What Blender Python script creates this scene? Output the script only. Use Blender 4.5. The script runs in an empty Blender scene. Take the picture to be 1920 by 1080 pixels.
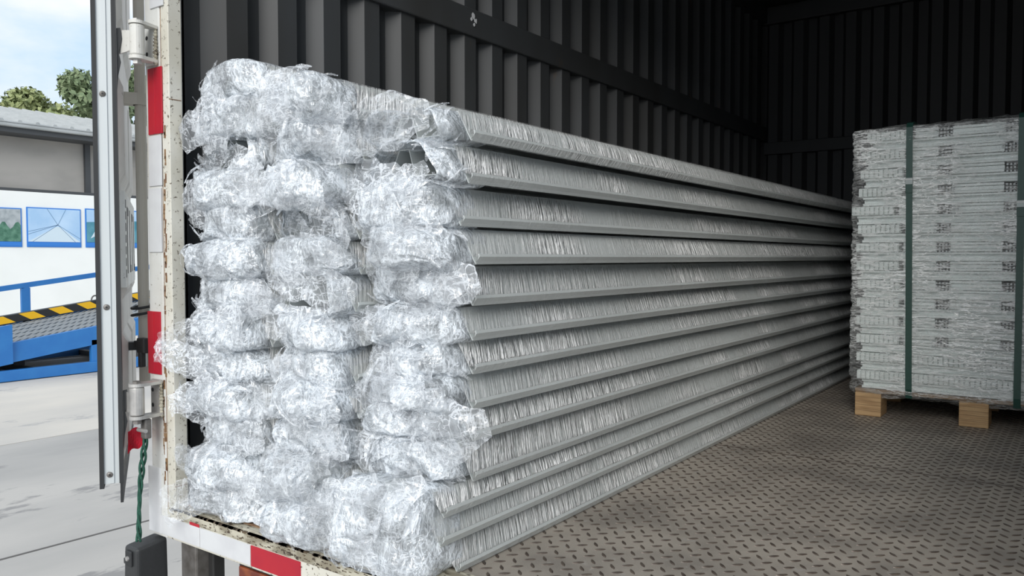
import bpy, bmesh, math, random
import numpy as np
from mathutils import Vector, Matrix

random.seed(7)
rng = np.random.default_rng(7)
scn = bpy.context.scene
col = scn.collection

# ------------------------------------------------------------------ camera
CF, CH = 1500.0, 0.75                       # focal length in pixels of a 1920 wide frame, height above the load floor
YAW, PIT = math.atan(1082/1500.0), math.atan(57/1500.0)
cam_d = bpy.data.cameras.new('camera'); cam = bpy.data.objects.new('camera', cam_d); col.objects.link(cam)
cam_d.sensor_width = 36.0; cam_d.lens = CF/1920*36.0; cam_d.clip_start = 0.05; cam_d.clip_end = 500
cam.location = (0, 0, CH); cam.rotation_euler = (math.pi/2-PIT, 0, YAW)
scn.camera = cam
FW = Vector((-math.sin(YAW)*math.cos(PIT), math.cos(YAW)*math.cos(PIT), -math.sin(PIT)))
RT = Vector((math.cos(YAW), math.sin(YAW), 0)); UP = RT.cross(FW)
def ray(x, y): return FW + RT*((x-960)/CF) - UP*((y-540)/CF)
def onx(x, y, X):
    d = ray(x, y); return Vector((0, 0, CH)) + d*(X/d.x)
def ony(x, y, Y):
    d = ray(x, y); return Vector((0, 0, CH)) + d*(Y/d.y)
def onz(x, y, Z=0.0):
    d = ray(x, y); return Vector((0, 0, CH)) + d*((Z-CH)/d.z)

# ------------------------------------------------------------------ sky, sun, exposure
w = bpy.data.worlds.new('sky'); scn.world = w; w.use_nodes = True
nt = w.node_tree; nt.nodes.clear()
tc = nt.nodes.new('ShaderNodeTexCoord')
mp = nt.nodes.new('ShaderNodeMapping'); mp.inputs['Scale'].default_value = (1.6, 1.6, 3.6); mp.inputs['Location'].default_value = (3.1, .7, .35)
nz = nt.nodes.new('ShaderNodeTexNoise'); nz.inputs['Scale'].default_value = 1.7; nz.inputs['Detail'].default_value = 7; nz.inputs['Roughness'].default_value = .55
rp = nt.nodes.new('ShaderNodeValToRGB')
rp.color_ramp.elements[0].position = .36; rp.color_ramp.elements[0].color = (.58, .76, .97, 1)
rp.color_ramp.elements[1].position = .56; rp.color_ramp.elements[1].color = (.97, .98, 1.0, 1)
bg = nt.nodes.new('ShaderNodeBackground'); bg.inputs['Strength'].default_value = 1.0
ou = nt.nodes.new('ShaderNodeOutputWorld')
L = nt.links.new
L(tc.outputs['Generated'], mp.inputs['Vector']); L(mp.outputs['Vector'], nz.inputs['Vector']); L(nz.outputs['Fac'], rp.inputs['Fac'])
L(rp.outputs['Color'], bg.inputs['Color']); L(bg.outputs['Background'], ou.inputs['Surface'])
sd = bpy.data.lights.new('sun', 'SUN'); sd.energy = 2.25; sd.angle = math.radians(34); sd.color = (1, .965, .91)   # hazy, behind the photographer's right shoulder
so = bpy.data.objects.new('sun', sd); col.objects.link(so)
so.rotation_euler = Vector((-.40, .84, -.47)).to_track_quat('-Z', 'Y').to_euler()
scn.view_settings.view_transform = 'Standard'; scn.view_settings.look = 'None'
scn.view_settings.exposure = 0.12; scn.view_settings.gamma = 1.0; scn.view_settings.use_curve_mapping = False

# ------------------------------------------------------------------ materials
MATS = {}
def mat(name, color, rough=.6, metal=0.0, spec=.5, color2=None, nscale=8, stretch=(1, 1, 1), bump=0.0, bscale=60, lo=.4, hi=.65,
        specks=None, spscale=30, splo=.62, detail=5, emit=0, coat=0):
    m = bpy.data.materials.new(name); m.use_nodes = True; n = m.node_tree.nodes; l = m.node_tree.links.new
    b = n['Principled BSDF']; b.inputs['Base Color'].default_value = (*color, 1); b.inputs['Roughness'].default_value = rough
    b.inputs['Metallic'].default_value = metal; b.inputs['Specular IOR Level'].default_value = spec; b.inputs['Coat Weight'].default_value = coat
    t = n.new('ShaderNodeTexCoord'); mpn = n.new('ShaderNodeMapping'); mpn.inputs['Scale'].default_value = stretch
    g = n.new('ShaderNodeNewGeometry')
    l(g.outputs['Position'], mpn.inputs['Vector'])
    out = None
    if color2:
        a = n.new('ShaderNodeTexNoise'); a.inputs['Scale'].default_value = nscale; a.inputs['Detail'].default_value = detail; l(mpn.outputs['Vector'], a.inputs['Vector'])
        r = n.new('ShaderNodeValToRGB'); r.color_ramp.elements[0].position = lo; r.color_ramp.elements[1].position = hi
        r.color_ramp.elements[0].color = (*color, 1); r.color_ramp.elements[1].color = (*color2, 1)
        l(a.outputs['Fac'], r.inputs['Fac']); out = r.outputs['Color']
    if specks:
        a = n.new('ShaderNodeTexNoise'); a.inputs['Scale'].default_value = spscale; a.inputs['Detail'].default_value = 6; a.inputs['Roughness'].default_value = .7; l(mpn.outputs['Vector'], a.inputs['Vector'])
        r = n.new('ShaderNodeValToRGB'); r.color_ramp.elements[0].position = splo; r.color_ramp.elements[1].position = splo+.05
        r.color_ramp.elements[0].color = (0, 0, 0, 1); r.color_ramp.elements[1].color = (1, 1, 1, 1)
        l(a.outputs['Fac'], r.inputs['Fac'])
        mx = n.new('ShaderNodeMix'); mx.data_type = 'RGBA'; l(r.outputs['Color'], mx.inputs[0])
        if out: l(out, mx.inputs[6])
        else: mx.inputs[6].default_value = (*color, 1)
        mx.inputs[7].default_value = (*specks, 1); out = mx.outputs[2]
    if out: l(out, b.inputs['Base Color'])
    if bump:
        a = n.new('ShaderNodeTexNoise'); a.inputs['Scale'].default_value = bscale; a.inputs['Detail'].default_value = 4; l(mpn.outputs['Vector'], a.inputs['Vector'])
        bp = n.new('ShaderNodeBump'); bp.inputs['Strength'].default_value = bump; bp.inputs['Distance'].default_value = .01
        l(a.outputs['Fac'], bp.inputs['Height']); l(bp.outputs['Normal'], b.inputs['Normal'])
    MATS[name] = m; return m

def film_mat(name, layers, a_base, a_line, tint=(.88, .92, .97), rough=.10, bump=.5, dist=.004, spec=.8, patch=5.0, plo=.35, phi=.65, haze=.0, attr=None, shear=0):
    """clear stretch film: see-through where it lies flat, white along the drawn creases, glossy all over.
    layers = [(stretch, scale, distortion, crease width)]"""
    m = bpy.data.materials.new(name); m.use_nodes = True; n = m.node_tree.nodes; l = m.node_tree.links.new
    def math_(op, a, b=None, c=None, clamp=False):
        q = n.new('ShaderNodeMath'); q.operation = op; q.use_clamp = clamp
        for i, v in enumerate((a, b, c)):
            if v is None: continue
            if isinstance(v, (int, float)): q.inputs[i].default_value = v
            else: l(v, q.inputs[i])
        return q.outputs[0]
    b = n['Principled BSDF']; b.inputs['Base Color'].default_value = (*tint, 1); b.inputs['Roughness'].default_value = rough
    b.inputs['Specular IOR Level'].default_value = spec
    g = n.new('ShaderNodeNewGeometry')
    pos = g.outputs['Position']
    if shear:                                  # creases lean along the length as they climb the slanted side
        sx = n.new('ShaderNodeSeparateXYZ'); l(pos, sx.inputs[0]); cx_ = n.new('ShaderNodeCombineXYZ')
        l(sx.outputs[0], cx_.inputs[0]); l(math_('MULTIPLY_ADD', sx.outputs[2], -shear, sx.outputs[1]), cx_.inputs[1]); l(sx.outputs[2], cx_.inputs[2]); pos = cx_.outputs[0]
    line = None; hsum = None
    for (st, sc, dn, wd) in layers:
        mpn = n.new('ShaderNodeMapping'); mpn.inputs['Scale'].default_value = st[:3]
        if len(st) > 3: mpn.inputs['Rotation'].default_value = st[3:]
        l(pos, mpn.inputs['Vector'])
        a = n.new('ShaderNodeTexNoise'); a.inputs['Scale'].default_value = sc; a.inputs['Detail'].default_value = 3; a.inputs['Distortion'].default_value = dn
        l(mpn.outputs['Vector'], a.inputs['Vector'])
        d = math_('ABSOLUTE', math_('SUBTRACT', a.outputs['Fac'], .5))
        r = n.new('ShaderNodeMapRange'); r.interpolation_type = 'SMOOTHSTEP'; r.inputs['From Min'].default_value = wd; r.inputs['From Max'].default_value = wd*.15
        l(d, r.inputs['Value'])
        line = r.outputs['Result'] if line is None else math_('MAXIMUM', line, r.outputs['Result'])
        hsum = a.outputs['Fac'] if hsum is None else math_('ADD', hsum, a.outputs['Fac'])
    big = n.new('ShaderNodeTexNoise'); big.inputs['Scale'].default_value = patch; big.inputs['Detail'].default_value = 3; l(g.outputs['Position'], big.inputs['Vector'])
    pr_ = n.new('ShaderNodeMapRange'); pr_.inputs['From Min'].default_value = plo; pr_.inputs['From Max'].default_value = phi; l(big.outputs['Fac'], pr_.inputs['Value'])
    k = pr_.outputs['Result']
    if attr:
        at = n.new('ShaderNodeAttribute'); at.attribute_name = attr; k = math_('MULTIPLY', k, at.outputs['Fac'])
    al = math_('MULTIPLY_ADD', math_('MULTIPLY', line, math_('MULTIPLY_ADD', k, .75, .25 if not attr else 0)), a_line, a_base)
    al = math_('MULTIPLY_ADD', k, haze, al, True)
    l(al, b.inputs['Alpha'])
    bp = n.new('ShaderNodeBump'); bp.inputs['Strength'].default_value = bump; bp.inputs['Distance'].default_value = dist
    l(hsum, bp.inputs['Height']); l(bp.outputs['Normal'], b.inputs['Normal'])
    MATS[name] = m; return m

M = MATS
mat('wall_paint', (.052, .056, .060), .55, color2=(.040, .041, .041), nscale=3, stretch=(1, 1, .3), specks=(.075, .057, .045), spscale=5, splo=.66)
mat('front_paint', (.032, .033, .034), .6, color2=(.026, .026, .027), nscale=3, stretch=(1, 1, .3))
mat('plate', (.40, .36, .31), .5, metal=.05, color2=(.27, .245, .215), nscale=4, bump=.15, bscale=220, specks=(.38, .355, .325), spscale=14, splo=.60)
mat('tread', (.075, .058, .048), .42, metal=.2, color2=(.13, .105, .085), nscale=60)
mat('cream_paint', (.60, .58, .50), .5, color2=(.68, .67, .61), nscale=6, specks=(.10, .075, .05), spscale=75, splo=.585)
mat('white_paint', (.66, .67, .65), .45, color2=(.60, .59, .55), nscale=7, specks=(.2, .17, .13), spscale=60, splo=.625)
mat('rusty_paint', (.50, .475, .385), .65, color2=(.25, .225, .165), nscale=26, specks=(.05, .035, .025), spscale=60, splo=.555, bump=.3, stretch=(.5, 1.6, 1), lo=.42, hi=.60)
mat('rust', (.16, .085, .05), .85, color2=(.30, .19, .10), nscale=40)
mat('rust_dark', (.06, .045, .032), .85, color2=(.12, .085, .05), nscale=50)
mat('white_tape', (.64, .655, .67), .3, color2=(.58, .59, .61), nscale=12)
mat('red_tape', (.44, .012, .026), .35, color2=(.39, .010, .028), nscale=12)
mat('aluminium', (.60, .64, .65), .45, metal=.25, color2=(.55, .58, .59), nscale=5, stretch=(1, 1, .1))
mat('door_skin', (.60, .58, .54), .5, color2=(.52, .50, .47), nscale=6, specks=(.3, .28, .25), spscale=25, splo=.66)
mat('rod_paint', (.60, .56, .49), .5, color2=(.54, .51, .45), nscale=9, stretch=(1, 1, .2))
mat('rubber', (.022, .024, .026), .6)
mat('black_plastic', (.03, .032, .034), .5, bump=.08, bscale=90)
mat('black_metal', (.035, .035, .035), .5, metal=.3)
mat('galvanised', (.55, .54, .52), .4, metal=.5, color2=(.42, .41, .40), nscale=22)
mat('steel_dark', (.20, .19, .18), .5, metal=.5, color2=(.12, .11, .10), nscale=25)
mat('green_rope', (.010, .06, .04), .8, color2=(.018, .10, .065), nscale=120)
mat('red_cloth', (.72, .02, .05), .8)
mat('blue_paint', (.020, .155, .45), .4, color2=(.026, .18, .48), nscale=4)
mat('hazard_yellow', (.85, .48, .01), .5)
mat('hazard_black', (.02, .02, .02), .5)
mat('grating', (.13, .147, .16), .5, metal=.2, color2=(.10, .11, .12), nscale=5)
mat('tread_bar', (.24, .265, .285), .5, metal=.2)
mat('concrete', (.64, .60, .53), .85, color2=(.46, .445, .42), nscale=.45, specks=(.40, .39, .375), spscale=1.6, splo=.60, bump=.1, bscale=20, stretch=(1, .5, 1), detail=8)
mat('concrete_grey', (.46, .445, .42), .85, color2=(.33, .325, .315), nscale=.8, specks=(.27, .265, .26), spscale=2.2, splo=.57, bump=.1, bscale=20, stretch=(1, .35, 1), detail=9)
mat('joint', (.13, .125, .12), .9)
mat('building_wall', (.44, .42, .39), .85, color2=(.36, .345, .32), nscale=.7, stretch=(1, 1, 2))
mat('white_board', (.86, .88, .86), .6, color2=(.82, .84, .82), nscale=1)
mat('roof_sheet', (.42, .44, .44), .5, metal=.2, color2=(.36, .38, .38), nscale=2)
mat('dark_trim', (.06, .065, .07), .6)
mat('wood', (.56, .37, .19), .7, color2=(.42, .26, .125), nscale=9, stretch=(1, 1, 12), bump=.2, bscale=60, specks=(.20, .11, .05), spscale=18, splo=.66)
mat('wood_dark', (.30, .19, .10), .75, color2=(.22, .14, .07), nscale=14)
mat('strap', (.018, .065, .050), .35, color2=(.022, .075, .058), nscale=60)
mat('buckle', (.30, .33, .32), .35, metal=.5)
mat('channel', (.57, .605, .60), .40, metal=.1, color2=(.51, .54, .535), nscale=6, stretch=(1, .3, 1))
mat('rail', (.80, .86, .84), .4, metal=.1, color2=(.68, .74, .72), nscale=14, stretch=(.5, 1, 3))
mat('clip', (.42, .45, .45), .45, metal=.3)
mat('leaf', (.20, .25, .10), .7, color2=(.33, .36, .16), nscale=2.5)
mat('leaf_dark', (.15, .21, .11), .7, color2=(.24, .30, .16), nscale=2.5)
mat('bark', (.12, .09, .065), .9)
mat('lamp_lens', (.14, .028, .015), .25, color2=(.26, .07, .022), nscale=25)
mat('poster_sky', (.36, .56, .80), .5, color2=(.50, .68, .88), nscale=1.2)
mat('poster_green', (.04, .14, .09), .5, color2=(.12, .27, .19), nscale=7)
mat('poster_grey', (.42, .46, .48), .5, color2=(.30, .34, .36), nscale=9)
mat('poster_teal', (.05, .22, .30), .5, color2=(.10, .30, .38), nscale=3)
mat('poster_pale', (.60, .72, .80), .5)
mat('print_line', (.14, .26, .42), .5)
mat('caption_blue', (.03, .20, .62), .5)
film_mat('film_wad', [((1, 1, .45, .3, .4, .6), 22, 1.2, .040), ((.4, 1, 1, .9, .2, -.5), 40, 1.0, .045), ((1, .6, .3, -.3, .5, .1), 75, .6, .05)], .22, .50, tint=(.72, .77, .82), haze=.36, bump=.75, dist=.008, rough=.11, spec=1.2, patch=10, plo=.38, phi=.60)
film_mat('film_flap', [((1, 1, .4, .5, .2, .9), 24, 1.0, .035), ((.3, 1, 1, .1, .6, -.2), 50, .8, .04)], .13, .58, tint=(.78, .82, .865), haze=.16, bump=.5, dist=.004, rough=.10, spec=1.0)
film_mat('film_sleeve', [((.03, 1.0, .055), 95, .25, .10), ((.03, 1.0, .09, -.16, 0, 0), 150, .25, .10)], .03, 1.0, tint=(.98, .99, .99), haze=.14, bump=1.0, dist=.026, rough=.14, spec=1.0, patch=3.5, plo=.22, phi=.46, attr='bunch', shear=.55)
film_mat('film_pallet', [((.12, .3, 1.0), 60, .5, .045), ((.2, .3, 1.0, 0, .12, 0), 110, .5, .045)], .06, .85, tint=(.95, .97, .96), haze=.18, bump=.8, dist=.006, rough=.10, patch=4)

# ------------------------------------------------------------------ mesh helpers
class MB:
    def __init__(self): self.v = []; self.f = []
    def add(self, vs, fs):
        o = len(self.v); self.v += [tuple(p) for p in vs]; self.f += [tuple(i+o for i in q) for q in fs]; return self
    def box(self, x0, x1, y0, y1, z0, z1, c=0.0):
        """box with chamfered edges (c = chamfer)"""
        if c <= 0:
            vs = [(x, y, z) for x in (x0, x1) for y in (y0, y1) for z in (z0, z1)]
            return self.add(vs, [(0, 1, 3, 2), (4, 6, 7, 5), (0, 4, 5, 1), (2, 3, 7, 6), (0, 2, 6, 4), (1, 5, 7, 3)])
        bm = bmesh.new(); bmesh.ops.create_cube(bm, size=1)
        for q in bm.verts: q.co = Vector(((x0+x1)/2+q.co.x*(x1-x0), (y0+y1)/2+q.co.y*(y1-y0), (z0+z1)/2+q.co.z*(z1-z0)))
        bmesh.ops.bevel(bm, geom=list(bm.edges), offset=c, segments=2, affect='EDGES', profile=.5)
        return self.addbm(bm)
    def addbm(self, bm):
        bm.verts.index_update()
        self.add([q.co[:] for q in bm.verts], [[q.index for q in p.verts] for p in bm.faces]); bm.free(); return self
    def hexa(self, p):   # 8 points: bottom 4 ccw, top 4 ccw
        return self.add(p, [(3, 2, 1, 0), (4, 5, 6, 7), (0, 1, 5, 4), (1, 2, 6, 5), (2, 3, 7, 6), (3, 0, 4, 7)])
    def prism(self, pts, a, b):
        """polygon pts (3D) extruded by vector b-a"""
        n = len(pts); d = Vector(b)-Vector(a)
        vs = [Vector(p) for p in pts]+[Vector(p)+d for p in pts]
        return self.add(vs, [tuple(range(n-1, -1, -1)), tuple(range(n, 2*n))]+[(i, (i+1) % n, n+(i+1) % n, n+i) for i in range(n)])
    def tube(self, pts, r, n=10, cap=True):
        pts = [Vector(p) for p in pts]; rs = r if isinstance(r, (list, tuple)) else [r]*len(pts)
        rings = []; prev = None
        for i, p in enumerate(pts):
            t = (pts[min(i+1, len(pts)-1)]-pts[max(i-1, 0)]).normalized()
            u = prev - t*prev.dot(t) if prev is not None else t.cross(Vector((0, 0, 1)) if abs(t.z) < .9 else Vector((1, 0, 0)))
            u.normalize(); prev = u; q = t.cross(u)
            rings.append([p+(u*math.cos(2*math.pi*k/n)+q*math.sin(2*math.pi*k/n))*rs[i] for k in range(n)])
        vs = [p for r_ in rings for p in r_]; fs = []
        for i in range(len(pts)-1):
            for k in range(n): fs.append((i*n+k, i*n+(k+1) % n, (i+1)*n+(k+1) % n, (i+1)*n+k))
        if cap: fs += [tuple(range(n-1, -1, -1)), tuple((len(pts)-1)*n+k for k in range(n))]
        return self.add(vs, fs)
    def build(self, name, material, parent=None, smooth=False, origin=None):
        me = bpy.data.meshes.new(name)
        o = bpy.data.objects.new(name, me); col.objects.link(o)
        vs = self.v
        if origin is not None:
            ox = Vector(origin); vs = [tuple(Vector(p)-ox) for p in vs]; o.location = ox
        me.from_pydata(vs, [], self.f); me.update()
        me.materials.append(M[material])
        if smooth: me.polygons.foreach_set('use_smooth', [True]*len(me.polygons))
        if parent is not None:
            o.parent = parent
            pl = parent_world(parent); o.location = o.location - pl
        return o
def parent_world(p):
    s = Vector((0, 0, 0))
    while p is not None: s += p.location; p = p.parent
    return s
def npmesh(name, V, Fq, material, parent=None, smooth=False, mats=None, midx=None):
    me = bpy.data.meshes.new(name)
    o = bpy.data.objects.new(name, me); col.objects.link(o)
    off = np.array(parent_world(parent)) if parent is not None else np.zeros(3)
    V = (V-off).astype(np.float32)
    me.vertices.add(len(V)); me.vertices.foreach_set('co', V.ravel())
    k = Fq.shape[1]
    me.loops.add(Fq.size); me.loops.foreach_set('vertex_index', Fq.astype(np.int32).ravel())
    me.polygons.add(len(Fq)); me.polygons.foreach_set('loop_start', np.arange(0, Fq.size, k, dtype=np.int32))
    me.polygons.foreach_set('loop_total', np.full(len(Fq), k, dtype=np.int32))
    for mm in (mats or [material]): me.materials.append(M[mm])
    if midx is not None: me.polygons.foreach_set('material_index', midx.astype(np.int32))
    me.update(calc_edges=True)
    if smooth: me.polygons.foreach_set('use_smooth', [True]*len(me.polygons))
    me.validate()
    if parent is not None: o.parent = parent
    return o
def empty(name, loc, label=None, cat=None, group=None, kind=None):
    o = bpy.data.objects.new(name, None); col.objects.link(o); o.location = loc; o.empty_display_size = .1
    return tag(o, label, cat, group, kind)
def tag(o, label=None, cat=None, group=None, kind=None):
    if label: o['label'] = label
    if cat: o['category'] = cat
    if group: o['group'] = group
    if kind: o['kind'] = kind
    return o
def struct(o, label=None, cat=None): return tag(o, label, cat, None, 'structure')

# value noise in numpy ------------------------------------------------
LAT = rng.random((64, 64, 64))
def vnoise(P):
    i = np.floor(P).astype(int); t = P-i; t = t*t*(3-2*t); r = 0
    for dx in (0, 1):
        for dy in (0, 1):
            for dz in (0, 1):
                wgt = (t[..., 0] if dx else 1-t[..., 0])*(t[..., 1] if dy else 1-t[..., 1])*(t[..., 2] if dz else 1-t[..., 2])
                r = r + wgt*LAT[(i[..., 0]+dx) % 64, (i[..., 1]+dy) % 64, (i[..., 2]+dz) % 64]
    return r*2-1
def ridged(P): return 1-2*np.abs(vnoise(P))

# ================================================================== the truck box
ZC, YF, XL, XR, YB = 2.80, 6.70, -2.215, .32, 1.33
XO = -2.262
GZ = -1.10
# left wall: trapezoidal corrugation
pl = [(XO, 1.375), (XO, 1.475)]
y = 1.538
while y < YF-.2:
    pl += [(XL, y), (XL, y+.078), (XO, y+.108), (XO, y+.156)]; y += .197
pl += [(XO, YF)]
def sheet(pts, z0, z1, swap=False):
    m = MB(); n = len(pts); t = .004
    for (x, yy) in pts: m.v += [(x, yy, z0), (x, yy, z1)]
    m.f += [(2*i, 2*i+2, 2*i+3, 2*i+1) for i in range(n-1)]
    return m
wl = struct(sheet(pl, -.02, ZC).build('wall_left', 'wall_paint'), 'dark grey corrugated steel wall along the left of the cargo box', 'wall')
MB().box(XO-.03, XL+.012, 1.40, YF, 1.715, 1.835, .006).build('lashing_rail', 'wall_paint', wl)
mk = MB()
for (px_, py_, s_) in ((887, 30, .018), (892, 40, .012), (889, 46, .010), (884, 36, .008)):
    p = onx(px_, py_, XL+.0135)
    mk.prism([(p.x, p.y+s_*math.cos(a)*random.uniform(.5, 1), p.z+s_*math.sin(a)*random.uniform(.6, 1.2)) for a in np.linspace(0, 6.28, 8)[:-1]], (0, 0, 0), (.0015, 0, 0))
mk.build('paint_chip', 'white_tape', wl)
MB().box(XO-.03, XL+.03, 1.375, YF, ZC-.13, ZC, .006).build('top_rail', 'wall_paint', wl)
# outside skin of the left wall
MB().box(XO-.04, XO-.03, 1.40, YF, -.10, ZC+.05).build('outer_skin', 'white_paint', wl)
pf = []; x = XO
while x < XR-.15: pf += [(x, YF), (x+.05, YF), (x+.08, YF-.045), (x+.155, YF-.045), (x+.185, YF)]; x += .2
pf += [(XR, YF)]
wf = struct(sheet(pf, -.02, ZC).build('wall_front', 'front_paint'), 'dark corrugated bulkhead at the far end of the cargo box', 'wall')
MB().box(XL, XR, YF-.06, YF-.03, 1.60, 1.70, .006).build('lashing_rail', 'front_paint', wf)
MB().box(XL, XR, YF-.09, YF-.03, ZC-.14, ZC, .008).build('header_beam', 'front_paint', wf)
pr = [(XR, YB+.05)]; y = 1.538
while y < YF-.2: pr += [(XR, y), (XR-.045, y+.03), (XR-.045, y+.105), (XR, y+.135)]; y += .197
pr += [(XR, YF)]
struct(sheet(pr, -.02, ZC).build('wall_right', 'wall_paint'), 'dark corrugated steel wall on the right of the cargo box', 'wall')
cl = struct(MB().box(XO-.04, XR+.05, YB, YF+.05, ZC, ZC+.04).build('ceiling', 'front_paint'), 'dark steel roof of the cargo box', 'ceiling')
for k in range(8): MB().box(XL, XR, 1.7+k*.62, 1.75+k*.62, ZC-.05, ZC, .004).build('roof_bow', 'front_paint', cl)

# floor plate with raised lozenge treads
fl = struct(MB().box(XO, XR, 1.45, YF, -.03, 0).build('floor', 'plate'), 'worn brown steel tread plate floor of the cargo box', 'floor')
def lozenge(m, cx, cy, ang, L_=.0165, W_=.0048, H_=.0022):
    ca, sa = math.cos(ang), math.sin(ang)
    prof = [(-1, 0), (-.55, .72), (0, 1), (.55, .72), (1, 0), (.55, -.72), (0, -1), (-.55, -.72)]
    def P(u, v, z): return (cx+u*ca-v*sa, cy+u*sa+v*ca, z)
    vs = [P(a*L_, b*W_, 0) for a, b in prof]+[P(a*L_*.82, b*W_*.55, H_) for a, b in prof]
    m.add(vs, [tuple(range(8, 16))]+[(i, (i+1) % 8, 8+(i+1) % 8, 8+i) for i in range(8)])
S = .038; spots = []
for i in range(-140, 240):
    for j in range(-240, 140):
        X_ = -.6+(i+j)*S/math.sqrt(2); Y_ = 3.2+(i-j)*S/math.sqrt(2)
        if -1.27 < X_ < XR-.06 and 1.47 < Y_ < YF-.1: spots.append((X_, Y_, math.pi/4 if (i+j) % 2 else -math.pi/4))
def shown(p):
    v = Vector((p[0], p[1], 0))-Vector((0, 0, CH)); d = v.dot(FW); a = 960+CF*v.dot(RT)/d; b = 540-CF*v.dot(UP)/d
    return 0 < a < 1925 and b < 1082 and p[0] > -1.17
vis = sorted([s for s in spots if shown(s)], key=lambda s: s[0]**2+s[1]**2)
near = set(vis[:300])
proto = {}
for a in (math.pi/4, -math.pi/4):
    m = MB(); lozenge(m, 0, 0, a); proto[a] = m
pm = {}
for s in vis[:300]:
    if s[2] not in pm:
        o = proto[s[2]].build('tread', 'tread', fl); pm[s[2]] = o.data
    else:
        o = bpy.data.objects.new('tread', pm[s[2]]); col.objects.link(o); o.parent = fl
    o.location = (s[0], s[1], 0)
m = MB()
for s in spots:
    if s not in near: lozenge(m, *s)
tag(m.build('far_treads', 'tread', fl), kind='stuff')
# thin weld seams of the plates
for yy in (3.06, 4.62): MB().box(-1.3, XR, yy-.004, yy+.004, 0, .0012).build('plate_seam', 'tread', fl)

# ------------------------------------------------------------------ rear sill with marker tape
sill = struct(MB().box(-2.246, XR+.1, YB+.012, 1.45, -.095, -.002, .006).build('rear_sill', 'rusty_paint'), 'rusty cream painted rear sill below the wrapped bundles', 'sill')
MB().box(-2.20, XR, 1.392, 1.449, -.002, .006, .002).build('threshold_strip', 'rusty_paint', sill)
MB().box(-2.20, XR, 1.371, 1.380, -.003, .0015).build('rust_seam', 'rust', sill)
fa = MB().box(-2.246, XR+.1, YB, YB+.014, -.098, -.004, .004).build('sill_face', 'cream_paint', sill)
MB().box(-2.2, XR, YB-.001, YB+.003, -.027, -.023).build('rust_seam', 'rust', sill)
for (a, b, mname, nm) in ((-2.285, -2.075, 'white_tape', 'white_marker_tape'), (-2.072, -1.838, 'white_tape', 'white_marker_tape'), (-1.835, -1.63, 'red_tape', 'red_marker_tape'),
                          (-1.26, -1.06, 'red_tape', 'red_marker_tape')):
    MB().box(a, b, YB-.003, YB+.001, -.090, -.033, .001).build(nm, mname, sill)
MB().box(-2.125, -2.077, YB-.002, YB+.001, -.033, -.024).build('red_marker_tape', 'red_tape', sill)
MB().box(-2.24, XR, YB-.0012, YB+.004, -.031, -.0035, .001).build('sill_lip', 'rusty_paint', sill)
fm_ = MB()
for k in range(420):
    xx = random.uniform(-2.22, -1.2); kind_ = random.random(); ln_ = random.uniform(.003, .022); wd_ = random.uniform(.0008, .0028)
    if kind_ < .45: fm_.box(xx, xx+ln_, YB-.0018, YB+.006, -.0045-wd_, -.0018)                         # chipped top edge
    elif kind_ < .75:
        yy_ = random.uniform(1.345, 1.39); fm_.box(xx, xx+ln_, yy_, yy_+wd_*1.6, -.0025, -.0012)
    else:
        zz_ = random.uniform(-.030, -.008); fm_.box(xx, xx+ln_*.6, YB-.0018, YB, zz_-wd_*.6, zz_+wd_*.6)
tag(fm_.build('rust_flecks', 'rust_dark', sill), kind='stuff')
# chassis parts under the sill
leg = struct(MB().box(-2.225, -2.145, 1.36, 1.42, -.62, -.097, .006).build('support_bracket', 'steel_dark'), 'grey steel bracket under the corner of the rear sill', 'bracket')
MB().box(-2.144, -2.118, 1.40, 1.44, -.6, -.097, .004).build('gusset', 'black_metal', leg)
ch = struct(MB().box(-1.9, .0, 1.75, 6.5, -.42, -.12, .02).build('chassis', 'black_metal'), 'dark truck chassis hidden below the load floor', 'chassis')
lampo = empty('tail_lamp', (-1.80, 1.36, -.19), 'amber and red tail lamp below the red tape on the sill', 'lamp')
MB().box(-1.915, -1.62, 1.345, 1.41, -.21, -.10, .006).build('housing', 'black_plastic', lampo)
MB().box(-1.905, -1.63, 1.337, 1.348, -.20, -.108, .004).build('lens', 'lamp_lens', lampo)

# ------------------------------------------------------------------ corner post
post = struct(MB().box(-2.325, -2.247, YB, YB+.075, -.10, ZC, .004).build('corner_post', 'white_paint'), 'white rear corner post with red and white marker tape', 'post')
MB().box(-2.242, -2.202, YB+.002, 1.374, -.004, ZC, .002).build('inner_angle', 'cream_paint', post)
MB().box(-2.2475, -2.2415, YB+.004, YB+.03, -.09, ZC).build('rust_gap', 'rust', post)
MB().box(-2.33, -2.262, 1.374, 1.42, -.1, ZC).build('post_core', 'white_paint', post)
rm = MB()
for py_ in np.arange(235, 905, 9):
    if random.random() < .75:
        p = ony(309+random.uniform(-2, 2.5), py_, YB); s_ = random.uniform(.004, .015)
        rm.box(p.x-.0018*random.uniform(.6, 2), p.x+.002*random.uniform(.6, 2), YB-.0004, YB+.004, p.z-s_, p.z+s_)
rm.build('rust_patch', 'rust', post)
for py_ in (188, 735, 748, 772, 912):
    p = onx(333, py_, -2.2015); MB().box(-2.203, -2.2012, 1.331, 1.37, p.z-.0012, p.z+.0012).build('scratch', 'rust', post)
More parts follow.
